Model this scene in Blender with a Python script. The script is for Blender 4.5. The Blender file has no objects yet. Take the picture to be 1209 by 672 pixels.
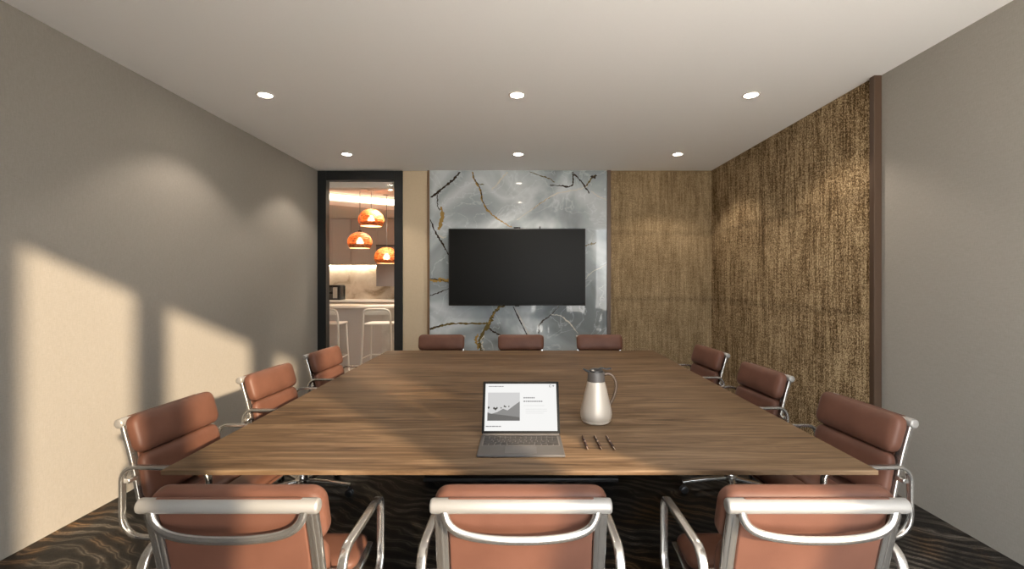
import bpy, bmesh, math, random
from mathutils import Vector, Matrix
PI = math.pi
rnd = random.Random(7)
C = bpy.context.scene.collection
scn = bpy.context.scene

# ------------------------------------------------------------------ camera
FPX = 560.0
cam_d = bpy.data.cameras.new('camera')
cam = bpy.data.objects.new('camera', cam_d); C.objects.link(cam)
cam_d.sensor_width = 36.0
cam_d.lens = FPX / 1209.0 * 36.0
cam_d.shift_x = -10.5 / 1209.0
cam_d.shift_y = -5.0 / 1209.0
cam_d.clip_start = 0.02
cam.location = (0, 0, 1.45)
cam.rotation_euler = (PI / 2, 0, 0)
scn.camera = cam
scn.view_settings.view_transform = 'Standard'
scn.view_settings.look = 'None'
scn.view_settings.gamma = 1
scn.view_settings.use_curve_mapping = False
scn.view_settings.exposure = 1.0

# ------------------------------------------------------------------ world: pale sky above, sunlit pale ground below
w = bpy.data.worlds.new('world'); scn.world = w; w.use_nodes = True
nt = w.node_tree; nt.nodes.clear()
wo = nt.nodes.new('ShaderNodeOutputWorld'); bg = nt.nodes.new('ShaderNodeBackground')
tc = nt.nodes.new('ShaderNodeTexCoord'); sx = nt.nodes.new('ShaderNodeSeparateXYZ')
rp = nt.nodes.new('ShaderNodeValToRGB'); mr = nt.nodes.new('ShaderNodeMapRange')
mr.inputs[1].default_value = -1; mr.inputs[2].default_value = 1
e = rp.color_ramp.elements
e[0].position = 0.44; e[0].color = (1.42, 1.32, 1.18, 1)
e[1].position = 0.56; e[1].color = (0.86, 0.93, 1.0, 1)
nt.links.new(tc.outputs['Generated'], sx.inputs[0]); nt.links.new(sx.outputs[2], mr.inputs[0])
nt.links.new(mr.outputs[0], rp.inputs[0]); nt.links.new(rp.outputs[0], bg.inputs[0])
nt.links.new(bg.outputs[0], wo.inputs[0])
bg.inputs[1].default_value = 4.9

# sun, low, from behind the camera on the right
sd = bpy.data.lights.new('sun', 'SUN'); so = bpy.data.objects.new('sun', sd); C.objects.link(so)
sd.energy = 5.6; sd.color = (1.0, 0.80, 0.56); sd.angle = math.radians(1.5)
SUN = Vector((-1.0, 1.2, -0.46)).normalized()
so.rotation_euler = SUN.to_track_quat('-Z', 'Y').to_euler()
so.location = (4, -5, 5)
DOWN_W, PEND_W, LED_E = 24.0, 1.6, 2.2

# ------------------------------------------------------------------ materials
def new_mat(name):
    m = bpy.data.materials.new(name); m.use_nodes = True
    n = m.node_tree; b = n.nodes['Principled BSDF']
    return m, n, b
def simple(name, col, rough=0.5, metal=0.0, spec=0.5, coat=0.0):
    m, n, b = new_mat(name)
    b.inputs['Base Color'].default_value = (*col, 1); b.inputs['Roughness'].default_value = rough
    b.inputs['Metallic'].default_value = metal; b.inputs['Specular IOR Level'].default_value = spec
    b.inputs['Coat Weight'].default_value = coat
    return m
def emis(name, col, s, black=False):
    m, n, b = new_mat(name)
    b.inputs['Base Color'].default_value = (*col, 1)
    if black: b.inputs['Base Color'].default_value = (0.01, 0.01, 0.01, 1); b.inputs['Specular IOR Level'].default_value = 0.05
    b.inputs['Emission Color'].default_value = (*col, 1); b.inputs['Emission Strength'].default_value = s
    return m
def nd(n, t, **kw):
    x = n.nodes.new(t)
    for k, v in kw.items(): setattr(x, k, v)
    return x
def coords(n, scale=(1, 1, 1), rot=(0, 0, 0)):
    t = nd(n, 'ShaderNodeTexCoord'); mp = nd(n, 'ShaderNodeMapping')
    mp.inputs['Scale'].default_value = scale; mp.inputs['Rotation'].default_value = rot
    n.links.new(t.outputs['Object'], mp.inputs['Vector']); return mp.outputs[0]
def noise(n, vec, scale=5, detail=3, rough=0.5, dist=0.0):
    x = nd(n, 'ShaderNodeTexNoise'); x.inputs['Scale'].default_value = scale
    x.inputs['Detail'].default_value = detail; x.inputs['Roughness'].default_value = rough
    x.inputs['Distortion'].default_value = dist
    n.links.new(vec, x.inputs['Vector']); return x.outputs['Fac']
def ramp(n, fac, stops, interp='LINEAR'):
    r = nd(n, 'ShaderNodeValToRGB'); r.color_ramp.interpolation = interp
    el = r.color_ramp.elements
    while len(el) > 1: el.remove(el[-1])
    el[0].position = stops[0][0]; el[0].color = (*stops[0][1], 1)
    for p, c in stops[1:]:
        q = el.new(p); q.color = (*c, 1)
    n.links.new(fac, r.inputs[0]); return r.outputs[0]
def mth(n, op, a, b):
    x = nd(n, 'ShaderNodeMath', operation=op)
    for i, v in enumerate((a, b)):
        if isinstance(v, (int, float)): x.inputs[i].default_value = v
        else: n.links.new(v, x.inputs[i])
    return x.outputs[0]
def mixc(n, fac, a, b, mode='MIX'):
    x = nd(n, 'ShaderNodeMix', data_type='RGBA', blend_type=mode)
    for s, v in ((0, fac), (6, a), (7, b)):
        if isinstance(v, (int, float)): x.inputs[s].default_value = v
        elif isinstance(v, tuple): x.inputs[s].default_value = (*v, 1)
        else: n.links.new(v, x.inputs[s])
    return x.outputs[2]
def bump(n, b, h, strength=0.2, dist=0.01):
    x = nd(n, 'ShaderNodeBump'); x.inputs['Strength'].default_value = strength; x.inputs['Distance'].default_value = dist
    n.links.new(h, x.inputs['Height']); n.links.new(x.outputs[0], b.inputs['Normal'])

def mat_linen(name, col, amt=0.10):
    m, n, b = new_mat(name); b.inputs['Roughness'].default_value = 0.85; b.inputs['Specular IOR Level'].default_value = 0.2
    f1 = noise(n, coords(n, (60, 60, 9)), 4, 2); f2 = noise(n, coords(n, (8, 8, 90)), 4, 2); f3 = noise(n, coords(n), 0.9, 3)
    f = mth(n, 'ADD', mth(n, 'MULTIPLY', f1, 0.4), mth(n, 'ADD', mth(n, 'MULTIPLY', f2, 0.4), mth(n, 'MULTIPLY', f3, 0.2)))
    lo = tuple(c * (1 - amt) for c in col); hi = tuple(min(1, c * (1 + amt)) for c in col)
    n.links.new(ramp(n, f, [(0.32, lo), (0.68, hi)]), b.inputs['Base Color'])
    bump(n, b, f, 0.25, 0.004); return m
def mat_woven(name, hax, dark, mid, light, coarse=1.0, contrast=1.0):
    m, n, b = new_mat(name); b.inputs['Roughness'].default_value = 0.9; b.inputs['Specular IOR Level'].default_value = 0.1
    def sc(h, v): return (h, 1, v) if hax == 'x' else (1, h, v)
    warp = noise(n, coords(n, sc(60 * coarse, 3)), 1, 2, 0.6)           # vertical yarns
    slub = noise(n, coords(n, sc(190 * coarse, 135 * coarse)), 1, 1, 0.5)     # single stitches
    weft = noise(n, coords(n, sc(7, 90 * coarse)), 1, 2, 0.5)           # horizontal yarns
    big = noise(n, coords(n, sc(5, 2.0)), 1, 3, 0.6)                   # uneven dye
    t = nd(n, 'ShaderNodeTexCoord'); s = nd(n, 'ShaderNodeSeparateXYZ'); n.links.new(t.outputs['Object'], s.inputs[0])
    zz = mth(n, 'MULTIPLY', mth(n, 'ADD', s.outputs[2], -0.33), 1 / 0.87)        # a joint in the cloth every 0.87 m
    fr = mth(n, 'FRACT', zz, 0)
    d = mth(n, 'MINIMUM', fr, mth(n, 'SUBTRACT', 1.0, fr))
    seam = ramp(n, d, [(0.0, (0.80, 0.80, 0.80)), (0.02, (0.86, 0.86, 0.86)), (0.06, (1, 1, 1))])
    f = mth(n, 'ADD', mth(n, 'MULTIPLY', warp, 0.25), mth(n, 'ADD', mth(n, 'MULTIPLY', slub, 0.51), mth(n, 'ADD', mth(n, 'MULTIPLY', weft, 0.08), mth(n, 'MULTIPLY', big, 0.16))))
    k = 0.11 / contrast
    c = ramp(n, f, [(0.5 - k, dark), (0.5, mid), (0.5 + k, light)])
    n.links.new(mixc(n, 1.0, c, seam, 'MULTIPLY'), b.inputs['Base Color'])
    bump(n, b, f, 0.5, 0.01); return m
def mat_walnut(name):
    m, n, b = new_mat(name); b.inputs['Roughness'].default_value = 0.5; b.inputs['Specular IOR Level'].default_value = 0.14
    g1 = noise(n, coords(n, (0.8, 10, 10)), 1.6, 8, 0.66, 1.2)
    g2 = noise(n, coords(n, (2.5, 60, 60)), 1.5, 4, 0.6, 0.3)
    g3 = noise(n, coords(n, (0.5, 2.2, 1)), 1.2, 2)
    f = mth(n, 'ADD', mth(n, 'MULTIPLY', g1, 0.62), mth(n, 'ADD', mth(n, 'MULTIPLY', g2, 0.22), mth(n, 'MULTIPLY', g3, 0.16)))
    c = ramp(n, f, [(0.36, (0.034, 0.019, 0.010)), (0.46, (0.092, 0.055, 0.029)), (0.54, (0.142, 0.089, 0.050)), (0.66, (0.225, 0.150, 0.088))])
    n.links.new(c, b.inputs['Base Color']); bump(n, b, f, 0.06, 0.003); return m
def mat_marble(name, lo, mid, hi, scale=1.0, spec=0.28, rough=0.03):
    m, n, b = new_mat(name); b.inputs['Roughness'].default_value = rough; b.inputs['Specular IOR Level'].default_value = spec
    v = coords(n, (1, 1, 1), (0, 0.7, 0))
    f = noise(n, v, 1.2 * scale, 5, 0.45, 0.9)
    c = ramp(n, f, [(0.30, lo), (0.48, mid), (0.62, hi), (0.72, mid)])
    v2 = noise(n, coords(n, (1, 1, 1.5), (0, -0.5, 0)), 1.1 * scale, 5, 0.5, 2.0)
    vein = ramp(n, v2, [(0.487, (0, 0, 0)), (0.50, (1, 1, 1)), (0.513, (0, 0, 0))])
    n.links.new(mixc(n, mth(n, 'MULTIPLY', vein, 0.22), c, tuple(min(1, x * 1.6) for x in hi)), b.inputs['Base Color']); return m
def mat_floor(name):
    m, n, b = new_mat(name); b.inputs['Roughness'].default_value = 0.55; b.inputs['Specular IOR Level'].default_value = 0.25
    v = coords(n, (1, 1, 1), (0, 0, 0.5))
    wv = nd(n, 'ShaderNodeTexWave', wave_type='BANDS', bands_direction='Y')
    wv.inputs['Scale'].default_value = 4.2; wv.inputs['Distortion'].default_value = 30; wv.inputs['Detail'].default_value = 4
    wv.inputs['Detail Scale'].default_value = 0.30; wv.inputs['Detail Roughness'].default_value = 0.45
    n.links.new(v, wv.inputs['Vector'])
    big = noise(n, v, 1.3, 3, 0.5, 0.8); fine = noise(n, coords(n, (1, 1, 1)), 130, 2)
    c = ramp(n, wv.outputs['Fac'], [(0.0, (0.008, 0.007, 0.006)), (0.45, (0.018, 0.015, 0.012)), (0.75, (0.050, 0.042, 0.034)), (0.9, (0.10, 0.088, 0.072)), (1.0, (0.03, 0.025, 0.02))])
    gold = ramp(n, big, [(0.5, (1, 1, 1)), (0.66, (1.7, 1.05, 0.48))])
    c2 = mixc(n, 1.0, c, gold, 'MULTIPLY')
    patch = ramp(n, noise(n, coords(n, (1.0, 1.6, 1.0)), 1.9, 4, 0.55, 1.6), [(0.36, (0.28, 0.28, 0.28)), (0.52, (0.9, 0.9, 0.9)), (0.66, (1.7, 1.7, 1.7))])
    c2 = mixc(n, 1.0, c2, patch, 'MULTIPLY')
    g = ramp(n, fine, [(0.3, (0.55, 0.55, 0.55)), (0.7, (1.3, 1.3, 1.3))])
    n.links.new(mixc(n, 1.0, c2, g, 'MULTIPLY'), b.inputs['Base Color'])
    bump(n, b, fine, 0.3, 0.006); return m
def mat_leather(name):
    m, n, b = new_mat(name); b.inputs['Roughness'].default_value = 0.48; b.inputs['Specular IOR Level'].default_value = 0.24
    f = noise(n, coords(n), 7, 3); g = noise(n, coords(n), 260, 2)
    n.links.new(ramp(n, f, [(0.3, (0.097, 0.042, 0.0275)), (0.7, (0.126, 0.056, 0.037))]), b.inputs['Base Color'])
    bump(n, b, g, 0.08, 0.002); return m
def mat_brushed(name, col, rough, ax):
    m, n, b = new_mat(name); b.inputs['Metallic'].default_value = 0.86
    s = [3, 3, 3]; s[ax] = 0.15
    f = noise(n, coords(n, tuple(x * 60 for x in s)), 1, 2)
    n.links.new(ramp(n, f, [(0.3, tuple(c * 0.92 for c in col)), (0.7, col)]), b.inputs['Base Color'])
    r = ramp(n, f, [(0.2, (rough * 0.8,) * 3), (0.8, (rough * 1.25,) * 3)]); n.links.new(r, b.inputs['Roughness']); return m
def mat_glass(name):
    m, n, b = new_mat(name); n.nodes.remove(b)
    out = n.nodes['Material Output']; tr = nd(n, 'ShaderNodeBsdfTransparent'); gl = nd(n, 'ShaderNodeBsdfGlossy')
    gl.inputs['Roughness'].default_value = 0.0; fr = nd(n, 'ShaderNodeFresnel'); fr.inputs[0].default_value = 1.25
    tr.inputs[0].default_value = (0.97, 0.985, 0.975, 1); mx = nd(n, 'ShaderNodeMixShader')
    n.links.new(fr.outputs[0], mx.inputs[0]); n.links.new(tr.outputs[0], mx.inputs[1]); n.links.new(gl.outputs[0], mx.inputs[2])
    n.links.new(mx.outputs[0], out.inputs[0]); return m
def mat_rattan(name):
    m, n, b = new_mat(name); out = n.nodes['Material Output']
    b.inputs['Roughness'].default_value = 0.7
    f = noise(n, coords(n, (26, 26, 60)), 1, 2, 0.6); f2 = noise(n, coords(n, (9, 9, 70)), 1, 1)
    h = mth(n, 'ADD', mth(n, 'MULTIPLY', f, 0.5), mth(n, 'MULTIPLY', f2, 0.5))
    c = ramp(n, h, [(0.40, (0.22, 0.042, 0.008)), (0.5, (0.60, 0.15, 0.030)), (0.60, (0.82, 0.33, 0.10))])
    n.links.new(c, b.inputs['Base Color'])
    tl = nd(n, 'ShaderNodeBsdfTranslucent'); n.links.new(c, tl.inputs[0])
    tp = nd(n, 'ShaderNodeBsdfTransparent'); m1 = nd(n, 'ShaderNodeMixShader'); m2 = nd(n, 'ShaderNodeMixShader')
    m1.inputs[0].default_value = 0.28; n.links.new(b.outputs[0], m1.inputs[1]); n.links.new(tl.outputs[0], m1.inputs[2])
    gap = ramp(n, h, [(0.40, (0.30,) * 3), (0.52, (0.06,) * 3)])
    n.links.new(gap, m2.inputs[0]); n.links.new(m1.outputs[0], m2.inputs[1]); n.links.new(tp.outputs[0], m2.inputs[2])
    n.links.new(m2.outputs[0], out.inputs[0]); bump(n, b, h, 0.5, 0.01); return m

M = {}
M['wall'] = mat_linen('linen_wallcovering', (0.285, 0.264, 0.236))
M['wall_warm_lit'] = mat_linen('warm_lit_wallcovering', (0.56, 0.455, 0.32), 0.06)  # back wall: warm light on it is put into the base colour
M['ceiling'] = simple('ceiling_paint', (0.85, 0.845, 0.84), 0.9, 0, 0.1)
M['floor'] = mat_floor('swirl_carpet')
M['woven_side'] = mat_woven('coarse_woven_cloth', 'y', (0.042, 0.024, 0.009), (0.185, 0.120, 0.058), (0.56, 0.43, 0.265), 1.0, 1.25)
M['woven_back'] = mat_woven('fine_woven_cloth', 'x', (0.105, 0.070, 0.033), (0.205, 0.145, 0.080), (0.38, 0.285, 0.17), 0.9, 0.9)
M['bronze'] = simple('bronze_trim', (0.075, 0.045, 0.028), 0.45, 0.2)
M['bronze_light'] = simple('bronze_trim_light', (0.20, 0.12, 0.065), 0.4, 0.35)
M['marble'] = mat_marble('grey_blue_marble', (0.18, 0.20, 0.205), (0.33, 0.37, 0.39), (0.54, 0.58, 0.60))
M['vein_dark'] = simple('dark_vein', (0.035, 0.024, 0.017), 0.1)
M['vein_gold'] = simple('gold_vein', (0.34, 0.215, 0.065), 0.12)
M['vein_olive'] = simple('olive_vein', (0.125, 0.092, 0.030), 0.12)
M['vein_pale'] = simple('pale_vein', (0.60, 0.57, 0.50), 0.1)
M['walnut'] = mat_walnut('walnut')
M['leather'] = mat_leather('terracotta_leather')
M['alu'] = simple('polished_aluminium', (0.58, 0.565, 0.54), 0.22, 0.92)
M['alu_matte'] = simple('satin_aluminium', (0.29, 0.278, 0.262), 0.45, 0.4)
M['black_frame'] = simple('black_frame', (0.006, 0.008, 0.009), 0.4)
M['dark_base'] = simple('dark_laminate', (0.012, 0.010, 0.009), 0.5)
M['black_plastic'] = simple('black_plastic', (0.012, 0.012, 0.013), 0.35)
M['tv_screen'] = simple('tv_glass', (0.007, 0.007, 0.0065), 0.40, 0, 0.11)
M['glass'] = mat_glass('clear_glass')
M['lamp'] = emis('lamp_diffuser', (1.0, 0.90, 0.76), 40.0)
M['white_trim'] = simple('white_trim', (0.66, 0.62, 0.57), 0.4)
M['laptop_grey'] = simple('laptop_grey', (0.085, 0.078, 0.074), 0.55, 0.0, 0.25)
M['key'] = simple('key_grey', (0.040, 0.036, 0.034), 0.6, 0, 0.2)
M['screen_white'] = emis('screen_white', (0.95, 0.95, 0.94), 0.46, True)
M['steel_warm'] = simple('brushed_steel', (0.50, 0.435, 0.36), 0.42, 0.25)
M['steel_rim'] = simple('satin_base', (0.70, 0.62, 0.53), 0.5, 0.3)
M['collar'] = simple('dark_grey_collar', (0.085, 0.075, 0.068), 0.45)
M['pen_brown'] = simple('brown_lacquer', (0.055, 0.018, 0.012), 0.25)
M['pen_metal'] = simple('pen_metal', (0.62, 0.50, 0.40), 0.22, 1.0)

# ------------------------------------------------------------------ mesh helpers
def obj(name, bm, mats, parent=None, smooth=True, angle=40):
    me = bpy.data.meshes.new(name)
    bmesh.ops.recalc_face_normals(bm, faces=bm.faces)
    bm.to_mesh(me); bm.free()
    o = bpy.data.objects.new(name, me); C.objects.link(o)
    if not isinstance(mats, (list, tuple)): mats = [mats]
    for m in mats: me.materials.append(m)
    if smooth:
        for p in me.polygons: p.use_smooth = True
        me.set_sharp_from_angle(angle=math.radians(angle))
    if parent: o.parent = parent
    return o
def tag(o, label=None, cat=None, group=None):
    if label: o['label'] = label
    if cat: o['category'] = cat
    if group: o['group'] = group
    return o
def thing(name, label, cat, loc=(0, 0, 0), rotz=0, group=None):
    o = bpy.data.objects.new(name, None); C.objects.link(o); o.empty_display_size = 0.1
    o.location = loc; o.rotation_euler = (0, 0, rotz)
    return tag(o, label, cat, group)
def struct(name, bm, mats, parent=None, smooth=False):
    o = obj(name, bm, mats, parent, smooth)
    if parent is None: o['kind'] = 'structure'
    return o
def NB(): return bmesh.new()
def box(bm, x0, x1, y0, y1, z0, z1, bev=0.0, seg=2, mi=0):
    t = bmesh.new()
    bmesh.ops.create_cube(t, size=1)
    for v in t.verts:
        v.co = Vector(((x0 + x1) / 2 + v.co.x * (x1 - x0), (y0 + y1) / 2 + v.co.y * (y1 - y0), (z0 + z1) / 2 + v.co.z * (z1 - z0)))
    if bev > 0: bmesh.ops.bevel(t, geom=t.edges[:], offset=bev, segments=seg, profile=0.5, affect='EDGES')
    merge(bm, t, mi); return bm
def merge(bm, t, mi=0, mat=None):
    if mat is not None: bmesh.ops.transform(t, matrix=mat, verts=t.verts[:])
    mp = {}
    for v in t.verts: mp[v] = bm.verts.new(v.co)
    for f in t.faces:
        try:
            q = bm.faces.new([mp[v] for v in f.verts]); q.material_index = mi
        except ValueError: pass
    t.free()
def catmull(pts, n=6, closed=False):
    P = [Vector(p) for p in pts]; out = []; L = len(P)
    rng = range(L) if closed else range(L - 1)
    for i in rng:
        p1, p2 = P[i], P[(i + 1) % L]
        p0 = P[i - 1] if (closed or i > 0) else p1 * 2 - p2
        p3 = P[(i + 2) % L] if (closed or i + 2 < L) else p2 * 2 - p1
        for k in range(n):
            t = k / n
            out.append(0.5 * ((2 * p1) + (-p0 + p2) * t + (2 * p0 - 5 * p1 + 4 * p2 - p3) * t * t + (-p0 + 3 * p1 - 3 * p2 + p3) * t ** 3))
    if not closed: out.append(P[-1])
    return out
def sweep(bm, path, section, side=None, closed=False, scale=None, mi=0, cap=True):
    """section: (a,b) pairs, a along the side vector, b along the normal."""
    P = [Vector(p) for p in path]; L = len(P); rings = []
    prev = None
    for i in range(L):
        if closed: t = (P[(i + 1) % L] - P[i - 1]).normalized()
        else: t = (P[min(i + 1, L - 1)] - P[max(i - 1, 0)]).normalized()
        if side is not None: s = Vector(side)
        else: s = prev if prev is not None else (Vector((0, 0, 1)) if abs(t.z) < 0.9 else Vector((1, 0, 0)))
        s = (s - t * s.dot(t)).normalized()
        prev = s; nrm = t.cross(s).normalized()
        k = scale(i / max(1, L - 1)) if scale else 1.0
        rings.append([bm.verts.new(P[i] + s * (a * k) + nrm * (b * k)) for a, b in section])
    m = len(section)
    for i in range(L if closed else L - 1):
        A, B = rings[i], rings[(i + 1) % L]
        for j in range(m):
            f = bm.faces.new((A[j], A[(j + 1) % m], B[(j + 1) % m], B[j])); f.material_index = mi
    if cap and not closed:
        bm.faces.new(rings[0][::-1]).material_index = mi; bm.faces.new(rings[-1]).material_index = mi
    return bm
def circ(r, n=12, r2=None): 
    r2 = r2 or r
    return [(r * math.cos(2 * PI * k / n), r2 * math.sin(2 * PI * k / n)) for k in range(n)]
def rrect(a, b, r, n=3):
    out = []
    for cx, cy, s in ((a - r, b - r, 0), (-a + r, b - r, 1), (-a + r, -b + r, 2), (a - r, -b + r, 3)):
        for k in range(n + 1):
            t = (s + k / n) * PI / 2
            out.append((cx + r * math.cos(t), cy + r * math.sin(t)))
    return out
def tube(bm, path, r, n=12, closed=False, mi=0): return sweep(bm, path, circ(r, n), None, closed, None, mi)
def lathe(bm, prof, n=32, c=(0, 0, 0), mi=0, capb=True, capt=True):
    rings = []
    for r, z in prof:
        rings.append([bm.verts.new((c[0] + r * math.cos(2 * PI * k / n), c[1] + r * math.sin(2 * PI * k / n), c[2] + z)) for k in range(n)])
    for A, B in zip(rings[:-1], rings[1:]):
        for j in range(n):
            bm.faces.new((A[j], A[(j + 1) % n], B[(j + 1) % n], B[j])).material_index = mi
    if capb: bm.faces.new(rings[0][::-1]).material_index = mi
    if capt: bm.faces.new(rings[-1]).material_index = mi
    return bm
def axis_samples(h, r, ns=5, nf=6):
    a = [-1 + (r / h) * (1 - math.cos(PI / 2 * k / ns)) * 1.0 for k in range(ns + 1)]
    lo = a[-1]; b = [lo + (-2 * lo) * k / nf for k in range(1, nf)]
    return a + b + [-v for v in a[::-1]]
def pad(bm, hx, hs, ht, rx, rt, warp, bulge=0.25, nf=8):
    """soft cushion: half sizes across / along / thick; warp maps (x, s, t) to a point."""
    H = (hx, hs, ht); R = (rx, rx, rt)
    S = [axis_samples(H[i], R[i], 5, nf if i < 2 else 2) for i in range(3)]
    cache = {}
    def vert(p):
        key = tuple(round(c, 5) for c in p)
        if key in cache: return cache[key]
        core, d = [], []
        for i in range(3):
            q = p[i] * H[i]; lim = H[i] - R[i]; cc = max(-lim, min(lim, q)); core.append(cc); d.append((q - cc) / R[i])
        L = math.sqrt(sum(x * x for x in d))
        if L > 1e-9:
            mx = max(abs(x) for x in d); d = [x / L * mx for x in d]
        q = [core[i] + d[i] * R[i] for i in range(3)]
        u, v = q[0] / hx, q[1] / hs
        q[2] *= 1 + bulge * max(0, 1 - u * u) * max(0, 1 - v * v)
        cache[key] = bm.verts.new(warp(*q)); return cache[key]
    for ax in range(3):
        i, j = [k for k in range(3) if k != ax]
        for sgn in (-1, 1):
            for a0, a1 in zip(S[i][:-1], S[i][1:]):
                for b0, b1 in zip(S[j][:-1], S[j][1:]):
                    q = []
                    for a, b_ in ((a0, b0), (a1, b0), (a1, b1), (a0, b1)):
                        p = [0, 0, 0]; p[ax] = sgn; p[i] = a; p[j] = b_; q.append(vert(p))
                    try: bm.faces.new(q)
                    except ValueError: pass
    return bm
def ribbon(bm, pts, w, y, mi, jit=0.006, seed=1, taper=True):
    """a thin flat inlay in the plane y = const"""
    r = random.Random(seed); P = catmull([(p[0], y, p[1]) for p in pts], 7); L = len(P); pr = None
    for i in range(L):
        t = (P[min(i + 1, L - 1)] - P[max(i - 1, 0)]); t.y = 0; t.normalize()
        nn = Vector((-t.z, 0, t.x)); f = i / (L - 1)
        k = w * (0.45 + 0.9 * r.random()) * ((0.35 + 0.65 * math.sin(PI * min(1, max(0, 0.12 + 0.76 * f)))) if taper else 1)
        c = P[i] + nn * r.uniform(-jit, jit)
        a, b_ = bm.verts.new(c + nn * k / 2), bm.verts.new(c - nn * k / 2)
        if pr: bm.faces.new((pr[0], a, b_, pr[1])).material_index = mi
        pr = (a, b_)

# ------------------------------------------------------------------ room shell
XL, XR, YB, YW, H = -2.69, 2.55, 6.29, -0.50, 2.90
struct('floor', box(NB(), XL - 0.1, XR + 0.1, YW - 0.15, YB + 0.12, -0.1, 0), M['floor'])
struct('ceiling', box(NB(), XL - 0.1, XR + 0.1, YW - 0.15, YB + 0.12, H, H + 0.12), M['ceiling'])
struct('wall_left', box(NB(), XL - 0.12, XL, YW - 0.15, YB + 0.12, 0, H), M['wall'])
struct('wall_right', box(NB(), XR, XR + 0.12, YW - 0.15, YB + 0.12, 0, H), M['wall'])
XD = -1.565           # right edge of the dark door frame
struct('wall_back', box(NB(), XD, XR, YB, YB + 0.12, 0, H), M['wall_warm_lit'])
b = NB()              # wall behind the camera with three full-height openings to the outside
for x0, x1 in ((XL, -0.14), (0.60, 0.74), (1.77, 2.06)): box(b, x0, x1, YW - 0.15, YW, 0, H)
box(b, XL, XR, YW - 0.15, YW, 2.86, H)
struct('wall_front', b, M['wall'])

# glazed opening to the kitchen
d1 = bpy.data.objects.new('door_1', None); C.objects.link(d1); d1['kind'] = 'structure'; d1.location = ((XL + XD) / 2, YB, 0)
b = NB(); fx0, fx1 = XL, XD; fw = 0.112
for a in ((fx0, fx0 + fw, 0, H), (fx1 - fw, fx1, 0, H), (fx0 + fw, fx1 - fw, H - 0.125, H), (fx0 + fw, fx1 - fw, 0, 0.08)):
    box(b, a[0] - d1.location.x, a[1] - d1.location.x, -0.02, 0.10, a[2], a[3], 0.004, 1)
struct('door_frame', b, M['black_frame'], d1)
b = NB(); box(b, fx0 + fw - d1.location.x, fx1 - fw - d1.location.x, 0.035, 0.045, 0.08, H - 0.125)
struct('glass_pane', b, M['glass'], d1)

# ------------------------------------------------------------------ feature wall
YM = YB - 0.03
MX0, MX1 = -1.205, 1.135
b = box(NB(), MX0, MX1, YM, YB, 0, H)
def mp(x, y):                                     # sketch units on the slab -> metres (x across, z up)
    return (-1.509 + x * 0.004158, 3.138 - y * 0.004158)
yv = YM - 0.0006
def vein(pts, wmm, mi, seed, jit=0.006, taper=True): ribbon(b, [mp(*p) for p in pts], wmm * 0.0054, yv, mi, jit, seed, taper)
vein([(170, 62), (150, 85), (120, 110), (95, 130), (76, 143)], 6, 1, 1)
vein([(97, 128), (98, 150), (99, 170), (105, 185)], 2.5, 1, 2)
vein([(109, 172), (114, 200), (107, 230), (102, 246)], 9, 2, 3)
vein([(76, 212), (90, 250), (105, 275), (120, 300), (134, 325)], 4, 1, 4)
vein([(100, 262), (115, 270), (126, 268)], 4, 4, 41)
vein([(208, 62), (215, 85), (232, 115), (240, 150), (255, 180), (280, 205), (310, 225), (335, 238)], 4.5, 2, 5)
vein([(210, 62), (216, 85), (233, 115), (241, 150), (256, 182)], 2, 1, 51)
vein([(216, 90), (230, 100), (246, 103)], 2.5, 3, 52)
vein([(350, 215), (400, 180), (430, 158), (480, 130), (540, 118), (575, 108)], 3, 4, 6)
vein([(400, 180), (430, 158), (455, 143)], 2, 2, 61)
vein([(455, 103), (490, 106), (522, 107), (529, 84), (526, 62)], 4, 1, 7)
vein([(527, 63), (545, 82), (560, 100), (580, 130)], 4.5, 1, 8)
vein([(566, 112), (580, 92), (597, 72)], 4, 3, 9)
vein([(585, 74), (594, 80), (603, 72)], 6, 1, 91)
vein([(585, 122), (610, 140), (637, 152)], 2, 4, 10)
vein([(567, 297), (585, 291), (602, 287)], 5, 3, 11)
vein([(567, 402), (590, 380), (637, 355)], 2, 4, 12)
vein([(74, 405), (95, 407), (115, 405), (140, 409)], 9, 2, 13)
vein([(74, 402), (95, 403), (135, 412)], 3, 1, 131)
vein([(74, 456), (100, 446), (134, 432)], 3, 1, 14)
vein([(74, 561), (105, 552), (130, 546), (180, 543), (240, 543), (262, 540)], 5, 3, 15)
vein([(74, 561), (90, 556), (115, 547)], 5, 1, 151)
vein([(312, 487), (290, 495), (272, 520), (263, 545), (245, 570), (232, 600), (236, 622), (245, 640)], 9, 3, 16, 0.012)
vein([(300, 487), (280, 505), (266, 530), (258, 555)], 4, 2, 161, 0.012)
vein([(228, 575), (222, 600), (228, 625)], 6, 2, 162, 0.02)
vein([(246, 582), (238, 604), (248, 632)], 4, 4, 163, 0.02)
vein([(262, 558), (280, 572), (298, 580)], 4, 1, 17)
vein([(338, 488), (355, 525), (370, 555), (384, 582)], 3.2, 1, 18, 0.002)
vein([(344, 488), (361, 525), (376, 555), (390, 582)], 2.4, 4, 181, 0.002)
vein([(484, 488), (460, 515), (432, 535), (421, 552), (420, 580)], 3.5, 1, 19)
vein([(460, 515), (490, 520), (520, 545), (545, 575)], 3, 4, 191)
vein([(320, 62), (300, 85), (285, 105), (270, 118)], 4, 4, 20)
vein([(390, 62), (430, 75), (455, 84), (470, 95)], 2.5, 3, 21)
mb = obj('marble_panel', b, [M['marble'], M['vein_dark'], M['vein_gold'], M['vein_olive'], M['vein_pale']], None, False)
tag(mb, 'tall polished grey-blue marble slab with gold and dark veins behind the television', 'wall panel')
struct('trim_1', box(NB(), MX0 - 0.028, MX0, YB - 0.045, YB, 0, H, 0.003, 1), M['bronze_light'])
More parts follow.
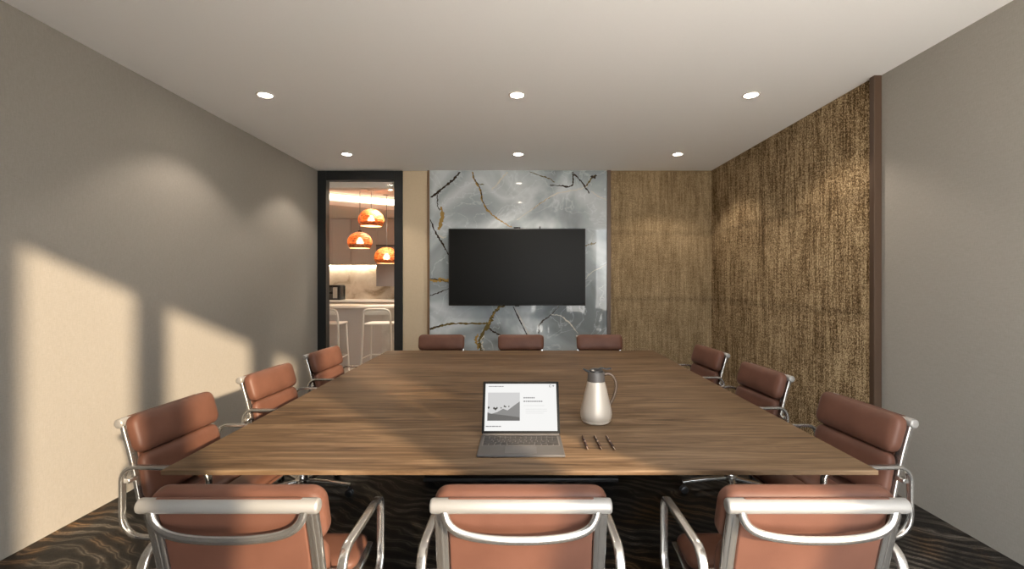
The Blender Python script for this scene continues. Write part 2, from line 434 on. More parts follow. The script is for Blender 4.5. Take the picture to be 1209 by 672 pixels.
struct('trim_2', box(NB(), MX1, MX1 + 0.050, YB - 0.05, YB, 0, H, 0.003, 1), M['bronze'])
o = obj('woven_panel', box(NB(), MX1 + 0.05, XR - 0.03, YB - 0.02, YB, 0, H), M['woven_back'], None, False)
tag(o, 'flat brown woven cloth wall panel right of the marble slab, facing the camera', 'wall panel', 'woven wall panels')
YP = 3.40
o = obj('woven_panel', box(NB(), XR - 0.03, XR, YP, YB, 0, H), M['woven_side'], None, False)
tag(o, 'coarse golden brown woven cloth wall panel along the right-hand wall', 'wall panel', 'woven wall panels')
struct('trim_3', box(NB(), XR - 0.055, XR, YP - 0.052, YP, 0, H, 0.004, 1), M['bronze'])

# ------------------------------------------------------------------ recessed downlights
def downlight(x, y, label, z=H, watts=DOWN_W, r=0.068, spot=116):
    t = thing('downlight', label, 'ceiling light', (x, y, z), 0, 'recessed round downlights')
    obj('trim_ring', lathe(NB(), [(r * 0.74, 0.0), (r * 0.74, -0.004), (r * 0.82, -0.007), (r * 0.96, -0.006), (r, 0.0)], 32, capb=False, capt=False), M['white_trim'], t)
    obj('diffuser', lathe(NB(), [(0.002, -0.0035), (r * 0.5, -0.0035), (r * 0.76, -0.002), (r * 0.76, 0.0)], 28), M['lamp'], t)
    ld = bpy.data.lights.new('downlight_beam', 'SPOT'); ld.energy = watts; ld.color = (1.0, 0.87, 0.73)
    ld.spot_size = math.radians(spot); ld.spot_blend = 0.35; ld.shadow_soft_size = 0.04
    lo = bpy.data.objects.new('downlight_beam', ld); C.objects.link(lo); lo.parent = t; lo.location = (0, 0, -0.02)
    return t
for y, row in ((3.71, 'nearer row'), (5.45, 'row by the television')):
    for x, side in ((-2.0, 'near the left wall'), (-0.03, 'above the table middle'), (1.80, 'near the woven side wall')):
        downlight(x, y, 'small round lit ceiling downlight %s, in the %s' % (side, row))

# ------------------------------------------------------------------ television
t = thing('television', 'large black flat television hung on the grey marble slab', 'television', (-0.05, YM, 1.12))
tw, th = 0.893, 1.005
b = box(NB(), -tw, tw, -0.075, -0.025, 0, th, 0.006, 2); obj('casing', b, M['black_plastic'], t)
b = box(NB(), -tw + 0.014, tw - 0.014, -0.078, -0.0745, 0.022, th - 0.014); obj('screen', b, M['tv_screen'], t)
obj('wall_bracket', box(NB(), -0.35, 0.35, -0.026, -0.002, 0.25, 0.75, 0.004, 1), M['black_plastic'], t)
obj('sensor', box(NB(), -0.03, 0.03, -0.080, -0.05, -0.012, 0.002, 0.004, 2), M['black_plastic'], t)
obj('antenna', tube(NB(), [(0.30, -0.05, th - 0.005), (0.30, -0.05, th + 0.03)], 0.008, 8), M['black_plastic'], t)
b = box(NB(), -0.045, 0.045, -0.025, 0.02, 0, 0.022, 0.008, 3)
wc = thing('webcam', 'small black webcam sitting on the top edge of the television', 'camera', (-0.05, YM - 0.05, 1.12 + th))
obj('housing', b, M['black_plastic'], wc)
l = NB(); lathe(l, [(0.007, 0), (0.007, 0.003), (0.004, 0.0035)], 16); bmesh.ops.transform(l, matrix=Matrix.Translation((0, -0.0245, 0.011)) @ Matrix.Rotation(PI / 2, 4, 'X'), verts=l.verts[:])
obj('lens', l, M['tv_screen'], wc)

# ------------------------------------------------------------------ table
TX0, TX1, TY0, TY1, TZ = -1.345, 1.335, 1.77, 4.79, 0.74
t = thing('conference_table', 'long wide walnut conference table with a thin top in the middle of the room', 'table', (0, (TY0 + TY1) / 2, 0))
ty = (TY0 + TY1) / 2
obj('tabletop', box(NB(), TX0, TX1, TY0 - ty, TY1 - ty, TZ - 0.018, TZ, 0.002, 2), M['walnut'], t)
obj('apron', box(NB(), -0.95, 0.95, -0.75, 1.0, TZ - 0.07, TZ - 0.018, 0.003, 1), M['dark_base'], t)
b = NB()
for x in (-0.62, 0.62): box(b, x - 0.08, x + 0.08, 0.15, 0.85, 0.03, TZ - 0.07, 0.006, 2)
box(b, -0.7, 0.7, 0.12, 0.88, 0, 0.03, 0.006, 2)
obj('pedestal', b, M['dark_base'], t)

# ------------------------------------------------------------------ chairs
RAIL = [(-0.282, 0.862), (-0.262, 0.79), (-0.236, 0.70), (-0.214, 0.61), (-0.198, 0.53), (-0.178, 0.455), (-0.130, 0.415), (-0.04, 0.408), (0.08, 0.415), (0.17, 0.425), (0.235, 0.432)]
def rail_path(x): return catmull([(x, y, z) for y, z in RAIL], 6)
RP = rail_path(0)
RL = [0.0]
for p, q in zip(RP[:-1], RP[1:]): RL.append(RL[-1] + (q - p).length)
def rail_at(s):
    s = max(0, min(RL[-1], s)); i = 0
    while i < len(RL) - 2 and RL[i + 1] < s: i += 1
    f = (s - RL[i]) / (RL[i + 1] - RL[i]); p = RP[i].lerp(RP[i + 1], f)
    a = (RP[min(i + 2, len(RP) - 1)] - RP[i]).normalized() if i else (RP[i + 1] - RP[i]).normalized()
    b_ = (RP[i + 1] - RP[max(i - 1, 0)]).normalized(); t_ = b_.lerp(a, f).normalized()
    return p, t_, Vector((0, -t_.z, t_.y))          # front-facing normal (towards the sitter)
def make_chair(label):
    t = thing('conference_chair', label, 'chair', (0, 0, 0), 0, 'conference chairs around the table')
    # upholstered sling and stitched cushions
    b = NB(); pad(b, 0.205, RL[-1] / 2 - 0.02, 0.007, 0.006, 0.006,
                  lambda x, s, k: (lambda q: Vector((x, 0, 0)) + q[0] + q[2] * k)(rail_at(s + RL[-1] / 2)), 0.0, 26)
    obj('sling', b, M['leather'], t)
    def cushion(name, s0, s1, th, hw, off):
        b = NB(); mid, hs = (s0 + s1) / 2, (s1 - s0) / 2
        def warp(x, s, k):
            p, tt, nn = rail_at(max(0.0, s + mid))
            over = min(0.0, s + mid)                 # the head roll stands above the frame
            return Vector((x, 0, 0)) + p + tt * over + nn * (k + off)
        pad(b, hw, hs, th, 0.045, min(0.024, th * 0.95), warp, 0.30)
        return obj(name, b, M['leather'], t)
    cushion('head_cushion', 0.022, 0.192, 0.034, 0.250, 0.044)
    cushion('back_cushion', 0.194, 0.405, 0.028, 0.242, 0.037)
    cushion('seat_cushion', 0.49, 0.665, 0.024, 0.236, 0.033)
    cushion('seat_cushion', 0.667, RL[-1] + 0.0, 0.024, 0.236, 0.033)
    for sg in (-1, 1):
        b = NB(); sweep(b, rail_path(sg * 0.226)[4:], rrect(0.0185, 0.009, 0.005), side=(1, 0, 0))
        sweep(b, [p + Vector((0, -0.0095, 0)) for p in rail_path(sg * 0.226)[5:34]], rrect(0.0045, 0.002, 0.0015, 2), side=(1, 0, 0))
        obj('side_rail', b, M['alu'], t)
        z0, z1, y0, y1, r = 0.352, 0.652, -0.215, 0.172, 0.075
        pts = []
        for cy, cz, q in ((y1 - 0.05, z1 - 0.05, 0), (y0 + 0.06, z1 - 0.06, 1), (y0 + 0.09, z0 + 0.09, 2), (y1 - 0.09, z0 + 0.09, 3)):
            rr = (0.05, 0.06, 0.09, 0.09)[q]
            for k in range(7):
                a = (q + k / 6) * PI / 2; pts.append((sg * 0.292, cy + rr * math.cos(a), cz + rr * math.sin(a)))
        b = NB(); sweep(b, pts, rrect(0.0145, 0.0085, 0.0065), side=(1, 0, 0), closed=True)
        obj('armrest', b, M['alu'], t)
        for y, z in ((-0.205, 0.585), (0.02, 0.40)):
            obj('arm_bracket', box(NB(), min(sg * 0.236, sg * 0.285), max(sg * 0.236, sg * 0.285), y - 0.014, y + 0.014, z - 0.01, z + 0.01, 0.003, 1), M['alu'], t)
    b = NB(); tube(b, [(-0.2535, -0.275, 0.820), (0.2535, -0.275, 0.820)], 0.0210, 24)
    bmesh.ops.bevel(b, geom=[e for e in b.edges if len(e.link_faces) == 2 and max(len(f.verts) for f in e.link_faces) > 4], offset=0.008, segments=3, profile=0.5, affect='EDGES')
    obj('top_bar', b, M['alu_matte'], t)
    b = NB(); half = [(0.214, 0.810), (0.206, 0.784), (0.190, 0.763), (0.163, 0.749), (0.12, 0.740), (0.06, 0.735)]
    pts = [(-x, -0.285 - 0.012 * (1 - (x / 0.215) ** 2), z) for x, z in half] + [(0, -0.297, 0.734)] + [(x, -0.285 - 0.012 * (1 - (x / 0.215) ** 2), z) for x, z in half[::-1]]
    sweep(b, catmull(pts, 5), circ(0.0085, 12, 0.0125), side=(0, 1, 0)); obj('back_stretcher', b, M['alu'], t)
    b = NB(); box(b, -0.075, 0.075, -0.10, 0.12, 0.335, 0.385, 0.012, 3); box(b, -0.228, 0.228, -0.045, -0.005, 0.378, 0.402, 0.006, 2); box(b, -0.228, 0.228, 0.085, 0.125, 0.378, 0.408, 0.006, 2)
    obj('tilt_mechanism', b, M['black_plastic'], t)
    b = lathe(NB(), [(0.034, 0.10), (0.034, 0.13), (0.028, 0.14), (0.026, 0.24), (0.018, 0.245), (0.018, 0.345)], 20); obj('gas_column', b, M['alu'], t)
    b = NB(); lathe(b, [(0.03, 0.072), (0.045, 0.078), (0.045, 0.112), (0.036, 0.122)], 24); obj('base_hub', b, M['alu'], t)
    for k in range(5):
        a = PI / 2 + k * 2 * PI / 5; ca, sa = math.cos(a), math.sin(a)
        lg = NB(); sweep(lg, [(ca * 0.03, sa * 0.03, 0.098), (ca * 0.18, sa * 0.18, 0.092), (ca * 0.31, sa * 0.31, 0.080), (ca * 0.335, sa * 0.335, 0.076)], rrect(0.017, 0.011, 0.006), side=(-sa, ca, 0), scale=lambda f: 1.1 - 0.3 * f)
        leg = obj('base_leg', lg, M['alu'], t)
        cs = NB()
        for sd_ in (-1, 1):
            w_ = bmesh.new(); lathe(w_, [(0.008, -0.007), (0.022, -0.007), (0.026, -0.004), (0.026, 0.004), (0.022, 0.007), (0.008, 0.007)], 20)
            merge(cs, w_, 0, Matrix.Translation((ca * 0.325 - sa * 0.012 * sd_, sa * 0.325 + ca * 0.012 * sd_, 0.026)) @ Matrix.Rotation(a, 4, 'Z') @ Matrix.Rotation(PI / 2, 4, 'X'))
        tube(cs, [(ca * 0.325, sa * 0.325, 0.03), (ca * 0.325, sa * 0.325, 0.078)], 0.008, 10)
        obj('caster', cs, M['black_plastic'], leg)
    return t
def kids(o): return [c for c in bpy.data.objects if c.parent == o]
def dup(root, loc, rotz, label):
    r = root.copy(); C.objects.link(r); r.location = loc; r.rotation_euler = (0, 0, rotz); r['label'] = label
    for ch in kids(root):
        c = ch.copy(); C.objects.link(c); c.parent = r
        for g in kids(ch):
            d = g.copy(); C.objects.link(d); d.parent = c
    return r
near = 'terracotta leather chair seen from behind at the near table end, '
left = 'sunlit terracotta leather chair on the left table side, '
right = 'shaded dark red leather chair on the right table side, '
far = 'dark red leather chair at the far table end below the television, '
spots = [(-0.815, 1.600, 0, near + 'on the left'), (0.0, 1.600, 0, near + 'in the middle behind the laptop'), (0.826, 1.600, 0, near + 'on the right')]
spots = [(x, y, r, l.replace('in the middle behind the laptop', 'in the middle')) for x, y, r, l in spots]
for (yl, yr), wd in zip(((2.31, 2.31), (3.20, 3.25), (4.10, 4.18)), ('nearest the camera', 'second from the camera', 'third and farthest')):
    spots.append((-1.475, yl, -PI / 2 - 0.06, left + wd)); spots.append((1.435, yr, PI / 2 + 0.06, right + wd))
for x, wd in ((-0.868, 'left of the three'), (0.0, 'middle of the three'), (0.86, 'right of the three')):
    spots.append((x, 4.975, PI, far + wd))
c0 = make_chair(spots[0][3]); c0.location = (spots[0][0], spots[0][1], 0); c0.rotation_euler = (0, 0, spots[0][2])
for x, y, r, l in spots[1:]: dup(c0, (x, y, 0), r, l)

# ------------------------------------------------------------------ laptop
t = thing('laptop', 'open grey laptop with a white page on its screen, on the walnut table', 'laptop', (0.0, 2.018, TZ))
b = NB(); box(b, -0.178, 0.178, -0.124, 0.124, 0.001, 0.012, 0.005, 3); obj('keyboard_base', b, M['laptop_grey'], t)
b = NB()
rows = [(14, 0.094, 0.012), (14, 0.076, 0.018), (13, 0.056, 0.018), (12, 0.036, 0.018), (11, 0.016, 0.018), (0, -0.004, 0.018)]
for n_, y, hh in rows:
    ws = [1.0] * n_ if n_ else [1.1, 1.1, 1.1, 1.3, 5.2, 1.3, 1.1, 1.1, 1.1]
    if n_ == 13: ws = [1.5] + ws[1:]
    if n_ == 12: ws = [1.8] + ws[1:-1] + [1.8]
    if n_ == 11: ws = [2.2] + ws[1:-1] + [2.2]
    tot = sum(ws); x = -0.162
    for k in ws:
        wk = 0.324 * k / tot
        box(b, x + 0.0015, x + wk - 0.0015, y - hh / 2 + 0.0015, y + hh / 2 - 0.0015, 0.0115, 0.0138, 0.0008, 1); x += wk
obj('keys', b, M['key'], t)
obj('keyboard_deck', box(NB(), -0.166, 0.166, -0.017, 0.103, 0.0115, 0.0122), simple('deck_grey', (0.16, 0.145, 0.135), 0.6, 0, 0.2), t)
obj('trackpad', box(NB(), -0.065, 0.065, -0.108, -0.028, 0.0115, 0.0125, 0.0004, 1), simple('trackpad_grey', (0.10, 0.092, 0.087), 0.5, 0, 0.25), t)
obj('hinge', tube(NB(), [(-0.172, 0.126, 0.010), (0.172, 0.126, 0.010)], 0.008, 14), M['laptop_grey'], t)
SW, SH = 0.178, 0.238
b = box(NB(), -SW, SW, -0.004, 0.004, 0, SH, 0.0035, 2)
lid = obj('display_lid', b, simple('display_bezel', (0.008, 0.008, 0.008), 0.6, 0, 0.1), t); lid.location = (0, 0.131, 0.014); lid.rotation_euler = (-math.radians(25), 0, 0)
PAPER, GREYS, TXT = M['screen_white'], [emis('screen_grey_%d' % i, (g, g, g), 0.46, True) for i, g in enumerate((0.66, 0.24, 0.12, 0.03))], emis('screen_text', (0.22, 0.22, 0.23), 0.46, True)
b = NB(); yy = -0.0042
def quad(pts, mi, lev=1):
    vs = [b.verts.new((x, yy - 0.0001 * lev, z)) for x, z in pts]; b.faces.new(vs).material_index = mi
def rect(x0, x1, z0, z1, mi, lev=1): quad([(x0, z0), (x1, z0), (x1, z1), (x0, z1)], mi, lev)
rect(-SW + 0.012, SW - 0.012, 0.012, SH - 0.012, 0, 0)
px0, px1, pz0, pz1 = -0.154, -0.005, 0.057, 0.185
rect(px0, px1, pz0, pz1, 1, 1)                                   # landscape photo: pale sky
ridge = [(0.0, 0.30), (0.12, 0.24), (0.30, 0.30), (0.48, 0.42), (0.62, 0.36), (0.78, 0.50), (0.90, 0.60), (1.0, 0.68)]
def pp(u, v): return (px0 + u * (px1 - px0), pz0 + v * (pz1 - pz0))
quad([pp(0, 0), pp(1, 0)] + [pp(u, v) for u, v in ridge[::-1]], 2, 2)
quad([pp(0, 0), pp(1, 0), pp(1, 0.12), pp(0.6, 0.18), pp(0.3, 0.22), pp(0, 0.26)], 3, 3)
for u, v, s in ((0.03, 0.46, 0.05), (0.20, 0.44, 0.05), (0.25, 0.41, 0.05), (0.29, 0.45, 0.04), (0.42, 0.45, 0.03), (0.52, 0.51, 0.045), (0.56, 0.49, 0.03), (0.66, 0.50, 0.03)):
    quad([pp(u + 0.62 * s * math.cos(k * PI / 6) * (0.75 + 0.5 * rnd.random()), v + 0.85 * s * math.sin(k * PI / 6) * (0.75 + 0.5 * rnd.random())) for k in range(12)], 4, 4)
def words(x, z, h, ws, mi=5):
    for k in ws:
        rect(x, x + k, z, z + h, mi, 1); x += k + h * 0.45
words(-0.152, 0.212, 0.0035, [0.004, 0.010, 0.007, 0.014, 0.006, 0.012, 0.008])
words(0.012, 0.158, 0.0055, [0.007, 0.006, 0.008, 0.006, 0.007, 0.006])
words(0.012, 0.142, 0.0050, [0.009, 0.006, 0.010, 0.006, 0.007, 0.009, 0.006, 0.009, 0.008])
words(0.012, 0.124, 0.0015, [0.03, 0.022, 0.028, 0.014], 1)
words(0.022, 0.108, 0.0015, [0.02, 0.03, 0.026, 0.02], 1); words(0.022, 0.099, 0.0015, [0.03, 0.016, 0.03, 0.02], 1); words(0.022, 0.090, 0.0015, [0.022, 0.03, 0.03], 1)
words(-0.160, 0.030, 0.004, [0.014, 0.01, 0.016, 0.012, 0.01])
cx, cz = 0.139, 0.216                                           # round mark and a cross in the page corner
ring = [(cx + r_ * math.cos(a), cz + r_ * math.sin(a)) for r_ in (0.0065, 0.0042) for a in [PI / 4 + k * PI / 8 for k in range(13)]]
for k in range(12): quad([ring[k], ring[k + 1], ring[13 + k + 1], ring[13 + k]], 5, 1)
rect(cx + 0.008, cx + 0.018, cz - 0.001, cz + 0.0015, 5, 1); rect(cx + 0.012, cx + 0.0145, cz - 0.005, cz + 0.005, 5, 2)
scr = obj('screen', b, [PAPER] + GREYS + [TXT], lid, False)

# ------------------------------------------------------------------ vacuum jug
jx, jy = 0.378, 2.385
t = thing('vacuum_jug', 'brushed steel vacuum jug with dark lid and loop handle, right of the laptop', 'jug', (jx, jy, TZ))
obj('body', lathe(NB(), [(0.060, 0.004), (0.071, 0.010), (0.0775, 0.026), (0.0790, 0.042), (0.0765, 0.062), (0.070, 0.092), (0.061, 0.130), (0.053, 0.165), (0.0465, 0.192), (0.0430, 0.205)], 48), M['steel_warm'], t)
obj('base_ring', lathe(NB(), [(0.050, 0.0), (0.064, 0.0), (0.0725, 0.008), (0.0740, 0.013)], 48), M['steel_rim'], t)
b = lathe(NB(), [(0.0435, 0.200), (0.0440, 0.212), (0.0415, 0.232), (0.0420, 0.248), (0.040, 0.252)], 40)
obj('collar', b, M['collar'], t)
b = NB(); lathe(b, [(0.036, 0.250), (0.036, 0.258), (0.022, 0.266), (0.004, 0.268)], 32)
sp = [(-0.030, 0, 0.248), (-0.048, 0, 0.256), (-0.066, 0, 0.266)]
sweep(b, sp, rrect(0.016, 0.006, 0.004), side=(0, 1, 0), scale=lambda f: 1.2 - 0.7 * f)
obj('lid', b, M['black_plastic'], t)
b = NB(); sweep(b, catmull([(0.012, 0, 0.264), (0.030, 0, 0.270), (0.052, 0, 0.264), (0.074, 0, 0.268)], 4), rrect(0.013, 0.003, 0.0025), side=(0, 1, 0))
obj('thumb_lever', b, M['black_plastic'], t)
b = NB(); sweep(b, catmull([(0.038, 0, 0.236), (0.060, 0, 0.241), (0.084, 0, 0.228), (0.099, 0, 0.196), (0.099, 0, 0.160), (0.086, 0, 0.118), (0.068, 0, 0.085)], 6), rrect(0.009, 0.0065, 0.0045), side=(0, 1, 0))
obj('handle', b, simple('handle_bronze', (0.10, 0.07, 0.05), 0.3, 0.5), t)

# ------------------------------------------------------------------ pens
def pen(x, y, label):
    t = thing('pen', label, 'pen', (x, y, TZ + 0.0052), 0, 'pens beside the laptop')
    def along(prof):                                          # profile runs along -y (towards the camera)
        b = lathe(NB(), prof, 16); bmesh.ops.transform(b, matrix=Matrix.Rotation(PI / 2, 4, 'X'), verts=b.verts[:]); return b
    obj('barrel', along([(0.0042, -0.085), (0.0052, -0.080), (0.0052, 0.055), (0.0048, 0.060)]), M['pen_brown'], t)
    obj('tip', along([(0.0046, 0.060), (0.0036, 0.075), (0.0012, 0.087), (0.0006, 0.090)]), M['pen_metal'], t)
    obj('ring', along([(0.0054, -0.012), (0.0055, -0.011), (0.0055, 0.0), (0.0054, 0.001)]), M['pen_metal'], t)
    obj('clip', box(NB(), -0.0014, 0.0014, 0.032, 0.078, 0.0052, 0.0072, 0.0005, 1), M['pen_metal'], t)
    return t
p0 = pen(0.279, 2.06, 'short brown pen with metal clip, the one closest to the laptop')
dup(p0, (0.335, 2.06, TZ + 0.0052), 0.02, 'short brown pen with metal clip, between the two other pens')
dup(p0, (0.389, 2.06, TZ + 0.0052), 0.03, 'short brown pen with metal clip, farthest right from the laptop')

# ------------------------------------------------------------------ kitchen beyond the glass
KX0, KX1, KY0, KY1 = -4.9, -0.9, YB + 0.12, 9.92
K = {}
K['wall'] = simple('kitchen_paint', (0.70, 0.62, 0.56), 0.8, 0, 0.2)
K['ceil'] = simple('kitchen_ceiling_paint', (0.72, 0.63, 0.57), 0.9, 0, 0.1)
K['cab'] = simple('greige_lacquer', (0.58, 0.50, 0.46), 0.45)
K['grey'] = simple('grey_lacquer', (0.27, 0.24, 0.245), 0.4)
K['stone'] = simple('white_stone', (0.80, 0.76, 0.72), 0.3)
K['splash'] = mat_marble('cream_marble', (0.26, 0.19, 0.125), (0.60, 0.51, 0.42), (0.70, 0.62, 0.54), 2.2, 0.4, 0.2)
K['panel'] = simple('taupe_panel', (0.58, 0.53, 0.51), 0.55)
K['white'] = simple('white_painted_metal', (0.74, 0.70, 0.66), 0.4)
K['led'] = emis('led_strip', (1.0, 0.86, 0.66), LED_E)
K['rattan'] = mat_rattan('orange_rattan')
K['lit_band'] = simple('pale_lit_band', (0.85, 0.62, 0.42), 0.7)  # pale colour stands in for the lit inside of the pendant shades
K['bulb'] = emis('lamp_bulb', (1.0, 0.80, 0.55), 9.0)
struct('floor_kitchen', box(NB(), KX0, KX1, KY0, KY1, -0.1, 0), simple('kitchen_floor', (0.33, 0.28, 0.24), 0.4))
struct('wall_kitchen_back', box(NB(), KX0, KX1, KY1, KY1 + 0.1, 0, 3.0), K['wall'])
struct('wall_kitchen_left', box(NB(), KX0 - 0.1, KX0, KY0, KY1 + 0.1, 0, 3.0), K['wall'])
struct('wall_kitchen_right', box(NB(), KX1, KX1 + 0.1, KY0, KY1 + 0.1, 0, 3.0), K['wall'])
struct('wall_kitchen_front', box(NB(), KX0, XL, KY0 - 0.12, KY0, 0, 3.0), K['wall'])
struct('ceiling_kitchen', box(NB(), KX0, KX1, KY0 + 0.0, KY1, 2.91, 3.01), K['ceil'])
def prism(poly, z0, z1):
    b = NB(); lo = [b.verts.new((x, y, z0)) for x, y in poly]; hi = [b.verts.new((x, y, z1)) for x, y in poly]
    b.faces.new(lo[::-1]); b.faces.new(hi)
    for i in range(len(poly)): b.faces.new((lo[i], lo[(i + 1) % len(poly)], hi[(i + 1) % len(poly)], hi[i]))
    return b
def fy(x): return 7.86 + (x + 3.21) * 0.62                       # oblique edge of the dropped ceiling
struct('ceiling_kitchen_drop', prism([(KX0, fy(KX0)), (KX1, fy(KX1)), (KX1, KY1), (KX0, KY1)], 2.70, 2.91), K['ceil'])
struct('ceiling_kitchen_border', box(NB(), KX0, KX1, KY0, 6.56, 2.70, 2.91), K['ceil'])
b = prism([(KX0 + 0.02, fy(KX0 + 0.02) - 0.02), (KX1 - 0.02, fy(KX1 - 0.02) - 0.02), (KX1 - 0.02, fy(KX1 - 0.02)), (KX0 + 0.02, fy(KX0 + 0.02))], 2.785, 2.885)
o = obj('strip_light', b, K['led'], None, False); tag(o, 'long glowing white strip light in the kitchen ceiling recess', 'ceiling light')
downlight(-2.10, 7.62, 'small lit downlight in the kitchen ceiling above the pendant lamps', 2.91, 130.0, 0.06, 118)
# wall units, splashback, counter
struct('wall_kitchen_splashback', box(NB(), KX0, KX1, KY1 - 0.02, KY1, 1.0, 1.80), K['splash'])
YC = 9.55
def wall_cabinet(x0, x1, z0, label, doors):
    t = thing('wall_cabinet', label, 'cabinet', ((x0 + x1) / 2, KY1, z0), 0, 'kitchen wall cabinets'); hw = (x1 - x0) / 2
    obj('carcass', box(NB(), -hw, hw, -(KY1 - YC) + 0.022, -0.0, 0, 2.695 - z0, 0.002, 1), K['cab'], t)
    dw = 2 * hw / doors
    for k in range(doors):
        obj('cabinet_door', box(NB(), -hw + k * dw + 0.003, -hw + (k + 1) * dw - 0.003, -(KY1 - YC), -(KY1 - YC) + 0.02, 0.003, 2.695 - z0 - 0.004, 0.003, 1), K['cab'], t)
wall_cabinet(-4.60, -3.425, 1.757, 'tall greige kitchen wall cabinet on the left above the coffee machine', 3)
wall_cabinet(-3.42, -2.90, 1.757, 'tall greige kitchen wall cabinet left of the grey hood', 1)
wall_cabinet(-2.895, -1.90, 2.16, 'short greige kitchen wall cabinet above the grey hood', 2)
o = thing('cooker_hood', 'grey box hood unit hanging below the short kitchen wall cabinet', 'hood', (-2.43, KY1 - 0.02, 1.33))
obj('hood_body', box(NB(), -0.45, 0.45, -0.46, 0, 0, 0.80, 0.006, 2), K['grey'], o)
obj('hood_top', box(NB(), -0.455, 0.455, -0.465, 0, 0.80, 0.826, 0.004, 1), M['collar'], o)
b = box(NB(), -4.55, -2.92, 9.83, 9.86, 1.742, 1.756); o = obj('under_cabinet_light', b, emis('under_cabinet_led', (1.0, 0.84, 0.62), 16.0), None, False)
tag(o, 'slim glowing strip light under the kitchen wall cabinets', 'strip light')
t = thing('kitchen_counter', 'back kitchen counter with pale stone top below the marble splashback', 'counter', (-3.2, KY1 - 0.02, 0))
obj('counter_body', box(NB(), -1.6, 1.6, -0.58, 0, 0.0, 1.02, 0.003, 1), K['cab'], t)
obj('worktop', box(NB(), -1.6, 1.6, -0.62, 0, 1.02, 1.06, 0.004, 2), K['stone'], t)
t = thing('kitchen_island', 'taupe kitchen bar counter with a white stone top behind two white stools', 'counter', (-3.2, 7.78, 0))
obj('island_body', box(NB(), -1.3, 1.5, 0.20, 0.68, 0, 0.99, 0.003, 1), K['panel'], t)
obj('island_top', box(NB(), -1.35, 1.55, 0, 0.72, 0.99, 1.032, 0.004, 2), K['stone'], t)
obj('side_panel', box(NB(), 0.86, 1.3, 0.19, 0.205, 0.02, 0.985, 0.002, 1), mat_marble('pale_panel', (0.5, 0.47, 0.45), (0.60, 0.57, 0.55), (0.68, 0.66, 0.63), 3, 0.3, 0.4), t)
# coffee machine on the back counter
t = thing('coffee_machine', 'small black and silver coffee machine on the back kitchen counter', 'coffee machine', (-3.715, 9.50, 1.06)); t.scale = (0.86, 0.86, 0.86)
b = NB(); box(b, -0.17, 0.17, -0.15, 0.17, 0, 0.04, 0.008, 2); box(b, 0.10, 0.17, -0.15, 0.17, 0.03, 0.33, 0.01, 2); box(b, -0.17, 0.17, 0.06, 0.17, 0.03, 0.32, 0.01, 2); box(b, -0.15, 0.16, -0.14, 0.16, 0.29, 0.345, 0.012, 3)
obj('casing', b, M['black_plastic'], t)
obj('front_plate', box(NB(), -0.01, 0.10, -0.13, 0.062, 0.04, 0.29, 0.006, 2), simple('silver_plastic', (0.62, 0.58, 0.53), 0.4), t)
b = NB(); lathe(b, [(0.03, 0.19), (0.035, 0.2), (0.035, 0.26), (0.028, 0.29)], 20, (-0.08, -0.05, 0)); obj('brew_head', b, M['collar'], t)
obj('portafilter', tube(NB(), [(-0.08, -0.06, 0.20), (-0.09, -0.20, 0.19)], 0.012, 10), M['black_plastic'], t)
b = NB(); lathe(b, [(0.05, 0.04), (0.055, 0.05), (0.055, 0.12), (0.05, 0.13)], 20, (-0.09, -0.03, 0)); obj('milk_pot', b, M['collar'], t)
# bar stools
def make_stool(label, x, y):
    t = thing('bar_stool', label, 'stool', (x, y, 0), 0, 'white bar stools at the kitchen counter')
    obj('seat', box(NB(), -0.20, 0.22, -0.17, 0.20, 0.765, 0.795, 0.012, 3), K['white'], t)
    b = NB(); tube(b, catmull([(-0.235, -0.22, 0), (-0.222, -0.205, 0.40), (-0.210, -0.19, 0.78), (-0.200, -0.20, 0.94), (-0.165, -0.205, 0.995), (-0.09, -0.21, 1.008), (0.09, -0.21, 1.008), (0.165, -0.205, 0.995), (0.200, -0.20, 0.94), (0.210, -0.19, 0.78), (0.222, -0.205, 0.40), (0.235, -0.22, 0)], 5), 0.0165, 12)
    obj('back_frame', b, K['white'], t)
    obj('backrest', sweep(NB(), [(-0.185, -0.205, 0.955), (0, -0.212, 0.96), (0.185, -0.205, 0.955)], rrect(0.006, 0.035, 0.005), side=(0, 1, 0)), K['white'], t)
    for s in (-1, 1): obj('leg', tube(NB(), [(s * 0.20, 0.17, 0.77), (s * 0.225, 0.22, 0)], 0.0165, 12), K['white'], t)
    obj('footrest', tube(NB(), [(-0.228, -0.211, 0.26), (-0.22, 0.203, 0.26), (0.22, 0.203, 0.26), (0.228, -0.211, 0.26)], 0.010, 10), K['white'], t)
    return t
s0 = make_stool('white metal bar stool with arched back, fully seen in the doorway', -2.19, 7.40)
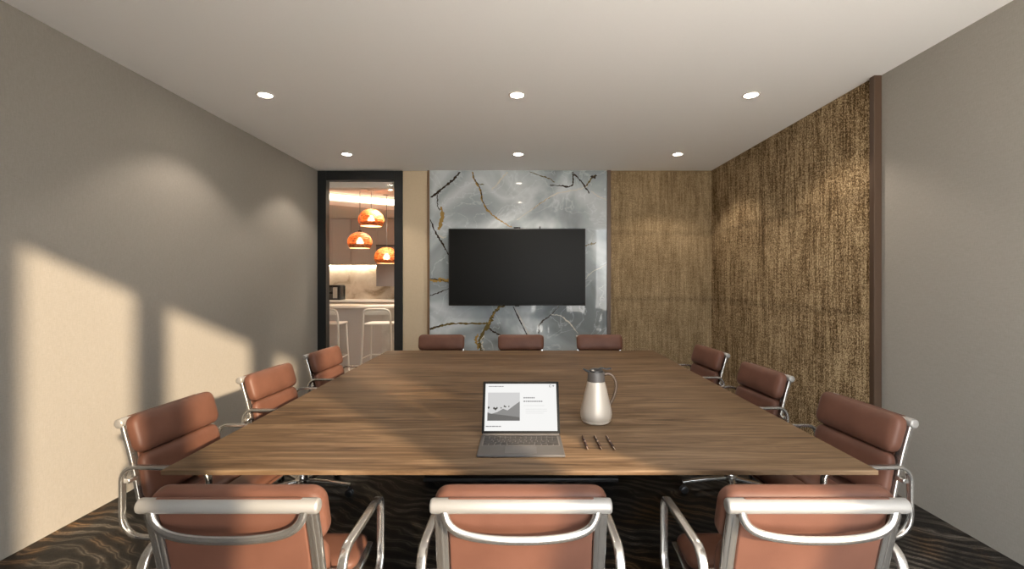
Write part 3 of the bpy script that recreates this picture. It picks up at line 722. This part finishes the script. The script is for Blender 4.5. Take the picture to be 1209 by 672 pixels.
dup(s0, (-2.99, 7.40, 0), 0, 'white metal bar stool half hidden by the left side of the door frame')
# pendant lamps
def make_pendant(x, y, z, label, k_=1.0):
    t = thing('pendant_lamp', label, 'pendant lamp', (x, y, z), 0, 'orange woven pendant lamps')
    prof = []
    for k in range(19):
        a = -0.62 + (PI / 2 - 0.12 + 0.62) * k / 18
        prof.append((0.205 * k_ * math.cos(a), 0.205 * k_ * 0.86 * math.sin(a)))
    obj('lamp_shade', lathe(NB(), prof, 40, capb=False, capt=False), K['rattan'], t)
    band_prof = [(0.202 * k_ * math.cos(a), 0.202 * k_ * 0.86 * math.sin(a)) for a in (-0.62, -0.52, -0.42, -0.32, -0.24)]
    obj('inner_lit_band', lathe(NB(), band_prof, 40, capb=False, capt=False), K['lit_band'], t)  # added band, makes the shade look brighter inside its bottom opening
    obj('bulb', lathe(NB(), [(0.004, -0.055), (0.028, -0.048), (0.050, -0.022), (0.054, 0.004), (0.044, 0.034), (0.022, 0.06), (0.018, 0.075)], 20), K['bulb'], t)
    b = lathe(NB(), [(0.018, 0.07), (0.02, 0.08), (0.02, 0.15), (0.03, 0.165), (0.03, 0.178), (0.008, 0.185)], 16); obj('socket', b, M['black_plastic'], t)
    cd = obj('cord', tube(NB(), [(0, 0, 0.18), (0, 0, 2.91 - z)], 0.0045, 8), M['collar'], t)
    obj('canopy', lathe(NB(), [(0.05, 0), (0.05, -0.02), (0.01, -0.025)], 20, (0, 0, 2.91 - z)), M['white_trim'], t)
    ld = bpy.data.lights.new('pendant_glow', 'POINT'); ld.energy = PEND_W; ld.color = (1.0, 0.62, 0.32); ld.shadow_soft_size = 0.05
    lo = bpy.data.objects.new('pendant_glow', ld); C.objects.link(lo); lo.parent = t; lo.location = (0, 0, -0.08)
    return t
make_pendant(-2.43, 7.70, 2.43, 'round orange woven pendant lamp hanging highest of the three in the kitchen')
make_pendant(-2.494, 7.35, 2.04, 'round orange woven pendant lamp at middle height, left of the other two', 0.9)
make_pendant(-2.30, 8.12, 1.84, 'round orange woven pendant lamp hanging lowest, by the right door jamb')
